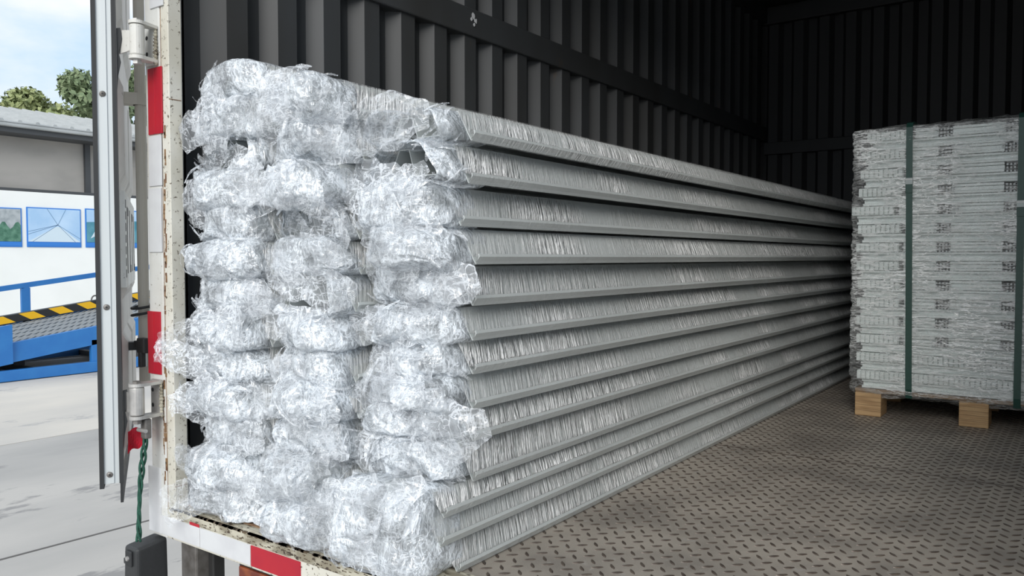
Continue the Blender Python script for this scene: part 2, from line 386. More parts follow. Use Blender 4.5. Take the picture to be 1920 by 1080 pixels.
for (x0, x1, y0, y1, mt, nm) in ((282, 306, -60, 18, 'white_tape', 'white_marker_tape'), (279.5, 305, 130, 254, 'red_tape', 'red_marker_tape'), (281, 304, 257, 350, 'white_tape', 'white_marker_tape'),
                                (281, 304, 354, 473, 'white_tape', 'white_marker_tape'), (279.5, 303, 583, 699, 'red_tape', 'red_marker_tape'), (281, 303, 872, 992, 'white_tape', 'white_marker_tape')):
    p = ony(x0, (y0+y1)/2, YB); q = ony(x1, (y0+y1)/2, YB)
    za, zb = ony(x0, y1, YB).z, ony(x0, y0, YB).z
    t = MB().box(p.x, q.x, YB-.004, YB+.001, za, zb, .0012).build(nm, mt, post)
    if 'red' in nm:
        MB().box(p.x+(q.x-p.x)*.42, p.x+(q.x-p.x)*.52, YB-.0052, YB-.003, za+.002, zb-.002, .0006).build('tape_ridge', 'red_tape', t)
rpost = struct(MB().box(XR-.02, XR+.09, YB, YB+.09, -.1, ZC, .004).build('corner_post', 'white_paint'), 'white rear corner post on the right, beyond the pallet', 'post')

# ------------------------------------------------------------------ open cargo door, swung well past the truck side
def rayd(px_, py_, d):
    r = ray(px_, py_); r2 = Vector((r.x, r.y, 0)).normalized(); return r2*d
A = rayd(229, 700, 2.60); B = rayd(251.5, 700, 3.72)
dv = (B-A).normalized(); nv = Vector((dv.y, -dv.x, 0))      # nv points to the truck side (to the right in the picture)
if nv.dot(RT) < 0: nv = -nv
TH, WD, DB, DT = .060, (B-A).length, .088, 2.70
door = empty('cargo_door', (A.x, A.y, DB), 'open grey cargo box door seen edge on beside the corner post', 'door')
def dp(a, b, z):                      # a along the door width, b outwards on the truck side, z height
    q = A + dv*a + nv*b; return (q.x, q.y, z)
def dbox(name, a0, a1, b0, b1, z0, z1, mt, par=door, c=0):
    m = MB(); m.hexa([dp(a0, b0, z0), dp(a1, b0, z0), dp(a1, b1, z0), dp(a0, b1, z0), dp(a0, b0, z1), dp(a1, b0, z1), dp(a1, b1, z1), dp(a0, b1, z1)])
    return m.build(name, mt, par)
dbox('door_panel', .012, WD, -TH, -.002, DB, DT, 'door_skin')
ed = dbox('edge_profile', 0, .014, -TH+.008, -.010, DB, DT, 'aluminium')
dbox('edge_step', -.004, .004, -TH+.022, -.026, DB+.002, DT, 'aluminium', ed)
for (nm, b0, b1, zz) in (('rubber_seal', -TH-.004, -TH+.008, DB-.012), ('rubber_seal', -.012, -.001, DB-.0)):
    m = MB(); m.hexa([dp(-.006, b0, zz), dp(.05, b0, zz), dp(.05, b1, zz), dp(-.006, b1, zz), dp(-.006, b0, DT), dp(.05, b0, DT), dp(.05, b1, DT), dp(-.006, b1, DT)]); m.build(nm, 'rubber', door)
# bottom flap that hangs below the panel
m = MB(); m.prism([dp(-.004, -.010, DB+.05), dp(-.004, -.010, DB-.058), dp(.10, -.010, DB-.05), dp(WD, -.010, DB-.02), dp(WD, -.010, DB+.05)], (0, 0, 0), tuple(nv*.008)); m.build('bottom_flap', 'rubber', door)
for yy in (177, 576, 890):
    p = ony(204, yy, A.y); zz = CH+(p.z-CH)*1.0
    zz = CH + ray(204, yy).z/Vector((ray(204, yy).x, ray(204, yy).y)).length*2.60
    c_ = A + nv*(-.037); m = MB()
    m.tube([Vector((c_.x, c_.y, zz))-dv*.002, Vector((c_.x, c_.y, zz))-dv*.0065, Vector((c_.x, c_.y, zz))-dv*.0085], [.009, .008, .004], 14)
    s_ = m.build('screw', 'steel_dark', door)
    m = MB(); m.tube([Vector((c_.x, c_.y, zz))-dv*.008, Vector((c_.x, c_.y, zz))-dv*.0095], .003, 6); m.build('screw_recess', 'black_metal', s_)
def zat(px_, py_, d):
    r = ray(px_, py_); return CH + r.z/math.hypot(r.x, r.y)*d
# pressed panels and raised characters on the outer skin
def pad(name, a0, a1, z0, z1, hgt=.012, mt='door_skin', ins=.03):
    m = MB(); m.hexa([dp(a0, -.002, z0), dp(a1, -.002, z0), dp(a1, -.002, z1), dp(a0, -.002, z1),
                      dp(a0+ins, hgt, z0+ins), dp(a1-ins, hgt, z0+ins), dp(a1-ins, hgt, z1-ins), dp(a0+ins, hgt, z1-ins)])
    return m.build(name, mt, door)
for (z0, z1) in ((1.45, 2.6), (.98, 1.30), (.62, .92), (.16, .52)):
    pad('pressed_panel', .10, .50, z0, z1); pad('pressed_panel', .56, 1.0, z0, z1)
sg = dbox('sign_plate', .06, 1.0, -.002, .0135, .66, .95, 'white_paint')
for k, zz in enumerate((.69, .725, .76, .795, .83, .865, .90)):
    dbox('letter', .075, .10, .0132, .0146, zz, zz+.024, 'rubber', sg)
for k, aa in enumerate((.2, .42, .64, .85)):
    dbox('letter', aa, aa+.035, .0132, .0146, .70, .91, 'rubber', sg)
    dbox('letter', aa+.035, aa+.11, .0132, .0146, .70 if k % 2 else .885, .725 if k % 2 else .91, 'rubber', sg)
# locking rod and its brackets
rp_ = rayd(266.5, 400, 2.80)
rod = MB().tube([(rp_.x, rp_.y, zat(266, 716, 2.8)), (rp_.x, rp_.y, 1.2), (rp_.x, rp_.y, 2.62)], .0168, 18).build('lock_rod', 'rod_paint', door, smooth=False)
ra = (rp_-A).dot(dv); rb = (rp_-A).dot(nv)
for (ya, yb, mt) in ((176, 198, 'rod_paint'), (640, 655, 'black_metal')):
    z0, z1 = zat(262, yb, 2.8), zat(262, ya, 2.8)
    m = MB().tube([(rp_.x, rp_.y, z0), (rp_.x, rp_.y, z1)], .0215, 18)
    m.hexa([dp(ra-.02, -.002, z0), dp(ra+.02, -.002, z0), dp(ra+.02, rb-.005, z0), dp(ra-.02, rb-.005, z0), dp(ra-.02, -.002, z1), dp(ra+.02, -.002, z1), dp(ra+.02, rb-.005, z1), dp(ra-.02, rb-.005, z1)])
    m.build('rod_guide', mt, rod)
# handle lock
z0, z1 = zat(266, 660, 2.75), zat(266, 632, 2.75)
hb = rayd(268, 640, 2.72)
m = MB().box(hb.x-.018, hb.x+.022, hb.y-.012, hb.y+.012, z0, z1, .004); m.build('lock_case', 'black_metal', door)
MB().box(hb.x-.007, hb.x+.009, hb.y-.014, hb.y+.004, zat(266, 688, 2.72), z0+.005, .003).build('lock_handle', 'black_metal', door)
MB().box(hb.x-.045, hb.x-.018, hb.y-.006, hb.y+.012, zat(266, 653, 2.72), zat(266, 640, 2.72), .003).build('lock_hasp', 'black_metal', door)
MB().tube([(hb.x-.034, hb.y+.02, zat(266, 690, 2.72)), (hb.x-.034, hb.y+.02, zat(266, 655, 2.72))], .010, 12).build('lock_pin', 'aluminium', door)
# black wire looped round the rod
wire = MB()
for zc_, ph in ((zat(266, 576, 2.8), 0), (zat(266, 589, 2.8), .6)):
    wire.tube([(rp_.x+.035*math.cos(t), rp_.y+.035*math.sin(t), zc_+.006*math.sin(t+ph)+.002*t*.3) for t in np.linspace(0, 6.6, 26)], .0042, 8)
tag(wire.build('wire_loop', 'rubber', None, True, (rp_.x, rp_.y, zat(266, 590, 2.8))), 'black wire looped twice around the door lock rod', 'wire')
# hinges
def hinge(yt, yb, mt, rusty):
    hc = rayd(257, (yt+yb)/2, 2.585)
    z1, z0 = zat(257, yt, 2.585), zat(257, yb, 2.585)
    h = empty('hinge', (hc.x, hc.y, z0)); h.parent = door; h.location = Vector((hc.x, hc.y, z0))-parent_world(door)
    zi, za = z0+.022, z1-.014
    MB().tube([(hc.x, hc.y, zi), (hc.x, hc.y, zi+.003), (hc.x, hc.y, za-.003), (hc.x, hc.y, za)], [.019, .0205, .0205, .019], 20).build('barrel', mt, h, smooth=False)
    MB().tube([(hc.x, hc.y, z0-.004), (hc.x, hc.y, z0+.010), (hc.x, hc.y, z1+.004)], [.014, .012, .012], 6).build('pin', 'galvanised' if not rusty else 'steel_dark', h)
    br = MB()
    px0, py0 = -2.262, YB-.004
    for (za_, zb_) in ((z0+.010, z0+.020), (z1-.012, z1-.003)):
        n_ = 14; pts = []
        d2 = Vector((px0-hc.x, py0-hc.y, 0)); d2.normalize(); nn = Vector((-d2.y, d2.x, 0))
        for k in range(n_): 
            t = math.pi/2+math.pi*k/(n_-1); q = Vector((hc.x, hc.y, 0))+(d2*math.cos(t)+nn*math.sin(t))*.023; pts.append((q.x, q.y, za_))
        e1 = Vector((px0, py0, 0))-nn*.012; e2 = Vector((px0, py0, 0))+nn*.012
        pts += [(e1.x, e1.y, za_), (e2.x, e2.y, za_)]
        br.prism(pts, (0, 0, za_), (0, 0, zb_))
    br.build('knuckle_arm', mt, h)
    MB().box(-2.305, -2.255, YB-.012, YB-.001, z0+.006, z1-.001, .003).build('mount_plate', mt, h)
    for zz in (z0+(z1-z0)*.33, z0+(z1-z0)*.72):
        MB().tube([(-2.293, YB-.0125, zz), (-2.293, YB-.0119, zz)], .0065, 12).build('bolt_hole', 'rubber', h)
    wd = MB()
    for k in range(11):
        zz = z0+.01+(z1-z0-.02)*k/10; wd.tube([(-2.256+random.uniform(-.003, .003), YB-.006, zz-.006), (-2.254, YB-.008, zz), (-2.256, YB-.005, zz+.007)], [.003, random.uniform(.005, .009), .003], 8)
    wd.build('weld_bead', 'rusty_paint', h, True)
    # leaf that bends to the door face, with a torn rubber tab behind
    m = MB(); q0 = hc+Vector((0, 0, 0))
    e = A+dv*.02+nv*.004
    m.prism([(hc.x-.004, hc.y-.02, zi+.01), (e.x, e.y, zi+.006), (e.x, e.y, za-.012), (hc.x-.004, hc.y-.02, za-.018)], (0, 0, 0), tuple(dv*.008)); m.build('leaf', mt, h)
    m = MB(); e2 = A+nv*.0
    m.prism([dp(.004, .001, za-.01), dp(.004, .012, za-.008), dp(.004, .016, za-.04), dp(.004, .006, zi+.01), dp(.004, .012, zi-.02), dp(.004, .004, zi-.06), dp(.004, .001, zi-.10)], (0, 0, 0), tuple(dv*.004)); m.build('rubber_tab', 'rubber', h)
hinge(38, 118, 'white_paint', False); hinge(717, 792, 'galvanised', True)
# clamp under the lower hinge, green rope and red cloth
cp = rayd(272, 800, 2.60); zt = zat(272, 792, 2.6)
clp = empty('rope_clamp', (cp.x, cp.y, zat(272, 826, 2.6)), 'small dark steel clamp under the lower hinge', 'clamp')
MB().box(cp.x-.012, cp.x+.016, cp.y-.008, cp.y+.012, zat(272, 822, 2.6), zt+.012, .004).build('clamp_body', 'steel_dark', clp)
MB().tube([(cp.x-.02, cp.y-.01, zat(272, 806, 2.6)), (cp.x+.022, cp.y-.01, zat(272, 806, 2.6))], .006, 10).build('clamp_bolt', 'galvanised', clp)
rp1 = []; zt, zb = zat(275, 818, 2.6), zat(262, 1015, 2.6)
strands = empty('green_rope', (cp.x-.01, cp.y, zb), 'twisted dark green rope hanging below the lower hinge', 'rope')
for ph in (0, 2.1, 4.2):
    pts = []
    for k in range(70):
        t = k/69; z = zt+(zb-zt)*t; pxx = 275-15*t-5*math.sin(t*math.pi*.9)
        b_ = rayd(pxx, 900, 2.60); amp = .0048+.0022*math.sin(t*7)
        pts.append((b_.x+amp*math.cos(ph+t*15)*.9, b_.y+amp*math.sin(ph+t*15), z))
    MB().tube(pts, .0036, 8).build('strand', 'green_rope', strands, True)
cp2 = rayd(254, 830, 2.68)
V = []; F_ = []
for i in range(9):
    for j in range(7):
        u, v = i/8, j/6
        zz = zat(254, 850-45*v*(1-.35*u)-18*u, 2.68)+.004*math.sin(7*u+5*v)
        q = rayd(240+30*u, 830, 2.68+.03*math.sin(6*u+4*v)*.5); V.append((q.x, q.y, zz))
for i in range(8):
    for j in range(6): F_.append((i*7+j, (i+1)*7+j, (i+1)*7+j+1, i*7+j+1))
m = MB(); m.add(V, F_); o = m.build('red_cloth', 'red_cloth', None, False, (cp2.x, cp2.y, zat(254, 850, 2.68)))
sm = o.modifiers.new('thick', 'SOLIDIFY'); sm.thickness = .002
tag(o, 'scrap of red cloth tied beside the green rope', 'cloth')
# black rubber bumper box at the lower corner
c1 = ony(254, 1045, 1.245); c0 = ony(227, 1045, 1.245); c2 = onx(318, 1045, c1.x)
bm = empty('corner_bumper', ((c0.x+c1.x)/2, (c1.y+c2.y)/2, -.40), 'black plastic corner bumper below the white post', 'bumper')
b2 = bmesh.new(); bmesh.ops.create_cube(b2, size=1)
for q in b2.verts:
    tp = q.co.z > 0
    q.co = Vector(((c0.x+c1.x)/2+q.co.x*(c1.x-c0.x)+(.010*(q.co.x < 0) if tp else 0), (c1.y+c2.y)/2+q.co.y*(c2.y-c1.y)*(.92 if tp else 1), -.25+q.co.z*.29-(.012 if tp and q.co.y < 0 else 0)))
bmesh.ops.bevel(b2, geom=list(b2.edges), offset=.013, segments=4, affect='EDGES', profile=.6)
MB().addbm(b2).build('bumper_body', 'black_plastic', bm, False)
p = ony(241, 1047, c1.y-.001)
MB().box(p.x-.017, p.x+.017, c1.y-.003, c1.y+.004, p.z-.024, p.z+.022, .003).build('bolt_recess', 'rubber', bm)
MB().tube([(p.x, c1.y-.002, p.z), (p.x, c1.y-.008, p.z)], [.008, .007], 6).build('bolt', 'galvanised', bm)
MB().box(c0.x-.006, c0.x+.012, c1.y+.01, c1.y+.04, p.z-.03, p.z-.012, .003).build('side_clip', 'black_plastic', bm)

# ================================================================== film wrapped channel bundles
def channel(parent, xc, w_, z0, h_, y0, y1):
    """white trapezoid channel: hemmed lips, slanted legs, flat crowns and a centre trough"""
    a = w_/2; t = .003
    ins = min(.055, .50*h_+.010)
    top = h_-.004
    P = [(-a+.002, .026), (-a, .019), (-a+.008, .001), (-a+ins*.62, h_*.55), (-a+ins, top), (-.055, top), (-.035, h_*.30), (.035, h_*.30), (.055, top), (a-ins, top), (a-ins*.62, h_*.55), (a-.008, .001), (a, .019), (a-.002, .026)]
    # inner offset line
    Q = []
    for i, p in enumerate(P):
        q0 = Vector(P[max(i-1, 0)]); q1 = Vector(P[min(i+1, len(P)-1)]); d = (q1-q0).normalized(); Q.append((p[0]+d.y*t*1.1, p[1]-d.x*t*1.1 if 2 < i < 11 else p[1]+.0))
    ring = P+Q[::-1]
    m = MB(); n = len(P); m.v += [(xc+x, y0, z0+z) for x, z in ring]+[(xc+x, y1, z0+z) for x, z in ring]
    N = len(ring)
    m.f += [(i, (i+1) % N, N+(i+1) % N, N+i) for i in range(N)]
    for i in range(n-1): m.f += [(i, N-1-i, N-2-i, i+1), (N+i, N+i+1, N+N-2-i, N+N-1-i)]
    return m.build('channel', 'channel', parent), ins

def sleeve(parent, xc, w_, z0, h_, ins, y0, y1, seed, fine=True, top=False):
    """film drawn round the channel: follows the slanted side with upright wrinkles"""
    a = w_/2
    prof = [(a-.012, -.0002), (a-.006, .0005), (a-.002, .009), (a+.0025, .0185), (a-.001, .025), (a-ins*.2, h_*.20), (a-ins*.36, h_*.36), (a-ins*.55, h_*.55), (a-ins*.72, h_*.72), (a-ins*.88, h_*.88), (a-ins*.98, h_*.985), (a-ins-.02, h_+.0005), (a-ins-.07, h_+.0012)]
    if top: prof += [(0, h_+.002), (-a+ins+.02, h_+.001), (-a+ins, h_*.97), (-a, .01)]
    else: prof = prof[:-1]
    ys = [y0]
    while ys[-1] < y1: ys.append(ys[-1]+(.0042*(1+(ys[-1]-y0)*1.1) if fine else .02*(1+(ys[-1]-y0))))
    ys = np.array(ys); n, k = len(ys), len(prof)
    pr_ = np.array(prof)
    # densify profile
    V = np.zeros((n, k, 3)); V[:, :, 0] = xc+pr_[None, :, 0]; V[:, :, 1] = ys[:, None]; V[:, :, 2] = z0+pr_[None, :, 1]
    q = np.stack([V[:, :, 1]*95-V[:, :, 2]*62, V[:, :, 2]*9+seed, np.full((n, k), seed*3.3)], -1)
    q2 = np.stack([V[:, :, 1]*42-V[:, :, 2]*16, V[:, :, 2]*12+seed*1.7, np.full((n, k), seed*1.1)], -1)
    big = np.stack([V[:, :, 1]*3.2, V[:, :, 2]*4+seed, np.full((n, k), seed*2.1)], -1)
    amp = np.clip(.35+.9*vnoise(big), .05, 1.0)
    wgt = np.ones(k); wgt[:4] = .10; wgt[4] = .7; wgt[9:] = .45; wgt[10:] = .12
    bun = np.clip(.25+amp*1.4, 0, 1)*(wgt if not top else np.maximum(wgt, .35))[None, :]
    dsp = (.0026*ridged(q)+.0024*ridged(q2))*amp*wgt[None, :]+.0014
    if not fine: dsp *= .6
    nx = np.gradient(pr_[:, 1]); nz_ = -np.gradient(pr_[:, 0]); ln = np.hypot(nx, nz_)+1e-9
    V[:, :, 0] += dsp*(nx/ln)[None, :]; V[:, :, 2] += dsp*(nz_/ln)[None, :]
    I = np.arange(n*k).reshape(n, k)
    F = np.stack([I[:-1, :-1], I[1:, :-1], I[1:, 1:], I[:-1, 1:]], -1).reshape(-1, 4)
    o = npmesh('film_sleeve', V.reshape(-1, 3), F, 'film_sleeve', parent)
    o.data.attributes.new('bunch', 'FLOAT', 'POINT').data.foreach_set('value', bun.astype(np.float32).ravel())
    return o

def lnoise(P):
    """value noise with straight interpolation: flat facets meeting in creases"""
    i = np.floor(P).astype(int); t = P-i; r = 0
    for dx in (0, 1):
        for dy in (0, 1):
            for dz in (0, 1):
                wgt = (t[..., 0] if dx else 1-t[..., 0])*(t[..., 1] if dy else 1-t[..., 1])*(t[..., 2] if dz else 1-t[..., 2])
                r = r + wgt*LAT[(i[..., 0]+dx) % 64, (i[..., 1]+dy) % 64, (i[..., 2]+dz) % 64]
    return r*2-1
def rrot(r_):
    q = r_.normal(size=4); q /= np.linalg.norm(q)
    from mathutils import Quaternion
    return np.array(Quaternion(q).to_matrix())
def crumple(P, r_, k=1.0):
    """height field of crumpled film: broad facets, then drawn creases running in different directions from place to place"""
    o = r_.uniform(0, 60, size=3)
    h = .013*lnoise((P @ rrot(r_))*24+o)+.010*(.5-np.abs(lnoise((P @ rrot(r_))*38+o+9)))
    ms = [vnoise(P*11+o+7*i) for i in range(4)]
    for i in range(4):
        m_ = np.clip(.30+1.1*ms[i], 0, 1)
        Q = P @ rrot(r_)
        h = h+m_*(.0085*(.5-np.abs(lnoise(Q*np.array([60, 16, 34])+o+3*i)))+.0042*(.5-np.abs(lnoise(Q*np.array([130, 26, 60])+o+5*i))))
    h = h+.0016*lnoise((P @ rrot(r_))*190+o)
    return h*k*1.15
def wad(parent, xc, w_, z0, z1, ye, dep, seed, nth=210, ns=84, lean=(0, 0), flaps=20, veils=3, ins=.05, close=1.0, tails=(), amp=1.0):
    """crumpled film gathered over the end of a bundle, with loose folds standing off it"""
    r_ = np.random.default_rng(seed)
    th = np.linspace(0, 2*np.pi, nth, endpoint=False); s = np.linspace(0, 1, ns)
    s = s*close; TH_, Sg = np.meshgrid(th, s)
    c, si = np.cos(TH_), np.sin(TH_)
    pw = .40
    z0, z1 = z0-r_.uniform(0, .012), z1+r_.uniform(-.004, .014)
    ex = np.sign(c)*np.abs(c)**pw; ez = np.sign(si)*np.abs(si)**pw
    a, b = w_/2+.006, (z1-z0)/2+.004
    back = .24
    ph = np.clip((Sg-back)/(1-back), 0, 1)*np.pi/2
    rr = np.where(Sg < back, 1.0, np.cos(ph)**r_.uniform(.45, .75))
    yy = np.where(Sg < back, ye+.085*(1-Sg/back), ye-dep*np.sin(ph)**.9)
    fr = np.clip((Sg-back*.45)/(1-back*.45), 0, 1)            # 0 on the channel, 1 at the front
    Z = b*ez*rr; vv = (Z/b+1)/2
    X = a*ex*rr*(1-(ins/a)*vv*(1-.5*fr))
    sag = r_.uniform(-.010, .012)
    P = np.stack([xc+X+lean[0]*fr, yy+.02*(vv-.5)*r_.uniform(-1, 1)*fr, (z0+z1)/2+Z*(1+.10*fr)+(lean[1]+sag)*fr], -1)
    N = np.stack([ex*rr/a*b, -np.sin(ph)*1.0, ez*rr], -1); N /= np.linalg.norm(N, axis=-1, keepdims=True)+1e-9
    sh = np.array([seed*1.37 % 50, seed*2.11 % 50, seed*.73 % 50])
    lowv = np.stack([vnoise(P*9+sh), vnoise(P*9+sh+17), vnoise(P*12+sh+31)], -1)
    warp = np.stack([vnoise(P*18+sh+5), vnoise(P*18+sh+9), vnoise(P*18+sh+13)], -1)
    dsp = crumple(P+warp*.012, r_)
    k = (.10+.90*fr**.7)[..., None]*amp
    P = P+N*dsp[..., None]*k+lowv*np.array([.026, .034, .022])*k
    P[..., 0] = np.clip(P[..., 0], -2.196, None); P[..., 2] = np.maximum(P[..., 2], .007+.003*vnoise(P*40))
    I = np.arange(nth*ns).reshape(ns, nth); J = np.roll(I, -1, 1)
    F = np.stack([I[:-1], J[:-1], J[1:], I[1:]], -1).reshape(-1, 4)
    V = P.reshape(-1, 3); Vs = [V]; Fs = [F]; off = len(V); fm = 0
    front = np.argwhere((Sg > back*.9) & (Sg < .96) & (N[..., 1] < -.35))
    def sheet_(Q):
        nonlocal off, fm
        nl, nw = Q.shape[:2]
        Q[..., 0] = np.clip(Q[..., 0], -2.196, None); Q[..., 2] = np.maximum(Q[..., 2], .009)
        K = np.arange(nl*nw).reshape(nl, nw)+off
        Vs.append(Q.reshape(-1, 3)); Fs.append(np.stack([K[:-1, :-1], K[1:, :-1], K[1:, 1:], K[:-1, 1:]], -1).reshape(-1, 4)); off += nl*nw; fm += len(Fs[-1])
    for q in range(flaps):
        i, j = front[r_.integers(len(front))]
        p0 = P[i, j]; n0 = N[i, j]
        t = r_.normal(size=3); t -= n0*t.dot(n0); t /= np.linalg.norm(t)+1e-9; bt = np.cross(n0, t)
        Ln = r_.uniform(.03, .11); Wd = r_.uniform(.004, .028)
        nl, nw = 12, 5
        u = np.linspace(-.5, .5, nl)[:, None]; v = np.linspace(-.5, .5, nw)[None, :]
        curl = r_.uniform(-.4, .4); lift = r_.uniform(.001, .012); fold = r_.uniform(-1, 1)
        wv = Wd*(1-.7*np.abs(u*2)**1.5)*r_.uniform(.8, 1.1, size=(nl, 1))
        hgt = lift*(1-(2*u)**2)+fold*np.abs(v)*wv*1.2+r_.normal(size=(nl, nw))*.0007
        sheet_(p0+(u*Ln)[..., None]*t+((v*wv)+curl*Ln*u**2)[..., None]*bt+(hgt+.001)[..., None]*n0)
    for (tx, ty, tz, Ln, Wd, an) in tails:                     # loose end of film pulled out over the corner post
        nl, nw = 60, 44
        u = np.linspace(0, 1, nl)[:, None]; v = np.linspace(-.5, .5, nw)[None, :]
        ww = Wd*(1-.45*u+.12*lnoise(np.stack([u*6+seed, u*0, u*0], -1)))
        ca, sa = math.cos(an), math.sin(an)
        Q = np.stack([tx-u*Ln*ca-v*ww*sa, ty+0*u*v+.03*(1-u)**2, tz-u*Ln*sa+v*ww*ca-.02*u**2], -1)
        Q[..., 1] -= np.abs(crumple(Q+.7, r_, 1.3))+.004
        K = np.arange(nl*nw).reshape(nl, nw)+off
        Vs.append(Q.reshape(-1, 3)); Fs.append(np.stack([K[:-1, :-1], K[1:, :-1], K[1:, 1:], K[:-1, 1:]], -1).reshape(-1, 4)); off += nl*nw; fm += len(Fs[-1])
    for q in range(veils):                                     # larger see-through folds of film drawn across the front
        nl, nw = 44, 30
        Ln, Wd = r_.uniform(.12, .28), r_.uniform(.07, .17)
        u = np.linspace(-.5, .5, nl)[:, None]; v = np.linspace(-.5, .5, nw)[None, :]
        an = r_.uniform(-.6, .6); ca, sa = math.cos(an), math.sin(an)
        edge = 1-.35*np.abs(vnoise(np.stack([u*5+seed, u*0+q, u*0], -1)))
        du, dv_ = u*Ln+0*v, v*Wd*edge*(1-.6*np.abs(u*2)**2)
        c0 = np.array([xc+lean[0]+r_.uniform(-.4, .4)*w_, ye-dep*.86-.012, (z0+z1)/2+r_.uniform(-.6, .6)*b])
        Q = np.stack([c0[0]+du*ca-dv_*sa, c0[1]+2.2*du**2+2.5*dv_**2, c0[2]+du*sa+dv_*ca], -1)
        Q[..., 1] += crumple(Q+.3, r_, .8)
        sheet_(Q)
    midx = np.concatenate([np.zeros(len(F)), np.ones(fm)])
    return npmesh('film_wad', np.concatenate(Vs), np.concatenate(Fs), None, parent, mats=['film_wad', 'film_flap'], midx=midx)

ORD = ['top', 'second', 'third', 'fourth', 'fifth', 'sixth', 'seventh', 'eighth', 'ninth', 'tenth', 'eleventh', 'twelfth', 'thirteenth']
YE = 6.35
def bundle(colname, idx, total, xc, w_, rows, fine, dep, seed, lean=(0, 0), extra='', top=False, group=None, **kw):
    """rows = [(z_low, z_high, near_end_y, dx)] from the top down"""
    zl = rows[-1][0]; ye = min(r[2] for r in rows)
    if idx == 0: where = 'topmost of the %s column' % colname
    elif idx == total-1: where = 'lowest of the %s column, on the floor' % colname
    else: where = '%s from the top of the %s column' % (ORD[idx], colname)
    b = empty('channel_bundle', (xc, ye, zl), '%sfilm wrapped white channel bundle, %s' % (extra, where), 'bundle', group)
    for k, (a, c, yy, dx) in enumerate(rows):
        o, ins = channel(b, xc+dx, w_, a, c-a, yy, YE)
        sleeve(b, xc+dx, w_, a, c-a, ins, yy-.012, YE if not fine else 5.6, seed*.37+k, fine, top and k == 0)
    # the film is gathered over the end, narrower towards the top like the channels
    wl_ = -.016 if colname == 'left-hand' else 0
    wad(b, xc+rows[0][3]-.008+wl_, w_-.012-wl_*2, zl+.006, rows[0][1]-.004, ye, dep, seed, lean=lean, **kw)
    return b
# right hand column: lip heights and near ends as seen
Z3 = [1.107, 1.026, .924, .823, .732, .632, .548, .467, .381, .305, .206, .145, .080, .0]
E3 = [1.497, 1.487, 1.476, 1.585, 1.506, 1.516, 1.548, 1.505, 1.533, 1.532, 1.392, 1.380, 1.440]
X3, W3 = -1.335, .29
rows3 = [(Z3[i+1]+.001, Z3[i], E3[i], 0) for i in range(13)]
rows3[2] = (*rows3[2][:3], -.016); rows3[3] = (*rows3[3][:3], .010)
groups3 = [[0], [1], [2], [3], [4], [5], [6], [7], [8], [9], [10, 11, 12]]
D3 = [.12, .09, .10, .13, .065, .10, .07, .11, .085, .10, .085]
EX = {0: 'loosely tied ', 10: 'triple layer '}
for i, g in enumerate(groups3):
    rr_ = [rows3[k] for k in g]
    rr_ = [(a, b, min(y, 1.50) if i not in (10,) else y, d) for a, b, y, d in rr_]
    bundle('right-hand', i, len(groups3), X3, W3, rr_, True, D3[i], 301+i*7, lean=((-.012, .0) if i != 10 else (-.035, -.01)), extra=EX.get(i, ''), top=(i == 0),
           group='film wrapped bundles of the right-hand column', flaps=20 if i < 10 else 50, **(dict(close=.60, veils=1) if i < 2 else {}), **(dict(nth=300, ns=130, veils=5, ins=.02) if i == 10 else {}))
# middle column
X2, W2 = -1.648, .285
Z2 = [1.205, 1.10, .995, .895, .795, .705, .61, .52, .425, .335, .235, .115, .0]
rows2 = [(Z2[i+1]+.001, Z2[i], 1.43+.02*math.sin(i*2.3), .008*math.sin(i*1.7)) for i in range(12)]
D2 = [.11, .085, .12, .05, .10, .06, .11, .075, .13, .10, .13, .13]
for i, r in enumerate(rows2):
    bundle('middle', i, 12, X2, W2, [r], False, D2[i], 511+i*11, lean=(random.uniform(-.015, .005), random.uniform(-.008, .008)), top=(i == 0), group='film wrapped bundles of the middle column', **(dict(close=.62, veils=2) if i in (3, 5) else {}))
# left column
TAIL = {7: [(-2.06, 1.318, .535, .17, .10, .10)], 8: [(-2.04, 1.315, .43, .20, .12, -.35), (-2.05, 1.312, .36, .13, .10, .2)], 12: [(-2.04, 1.312, .075, .20, .10, .12), (-2.06, 1.308, .05, .13, .07, .45)]}
X1, W1 = -1.975, .285
Z1 = [1.295-.0996*i for i in range(13)]+[0]
rows1 = [(Z1[i+1]+.001, Z1[i], 1.425+.02*math.sin(i*3.1+1), .008*math.sin(i*2.7)) for i in range(13)]
D1 = [.055, .06, .05, .06, .065, .07, .075, .085, .08, .09, .085, .09, .09]
for i, r in enumerate(rows1):
    bundle('left-hand', i, 13, X1, W1, [r], False, D1[i], 733+i*13, lean=(-.022-.002*i, random.uniform(-.008, .008)), top=(i == 0), group='film wrapped bundles of the left-hand column', **(dict(close=.62, veils=2) if i in (2,) else dict(veils=0, flaps=8, amp=.55) if i == 0 else dict(tails=TAIL[i]) if i in TAIL else {}))

# ================================================================== wrapped pallet of rails
PX0, PX1, PY0, PY1 = -.905, .215, 4.03, 5.13
pal = empty('wooden_pallet', ((PX0+PX1)/2, (PY0+PY1)/2, 0), 'wooden block pallet under the wrapped stack of rails', 'pallet')
for ix, xx in enumerate((PX0+.012, PX0+.448, PX1-.135)):
    for iy, yy in enumerate((PY0+.005, PY0+.49, PY1-.15)):
        bl = MB().box(xx, xx+.115, yy, yy+.14, .001, .112, .003).build('block', 'wood', pal)
        if iy == 0:
            for zz in (.026, .033, .052, .071, .090):
                MB().box(xx+.001, xx+.114, yy-.0006, yy+.002, zz, zz+.0016).build('ply_line', 'wood_dark', bl)
for iy, yy in enumerate((PY0+.0, PY0+.20, PY0+.485, PY0+.76, PY1-.12)):
    MB().box(PX0+.01, PX1-.01, yy+.012, yy+.118, .1125, .130, .002).build('deck_board', 'wood_dark', pal)
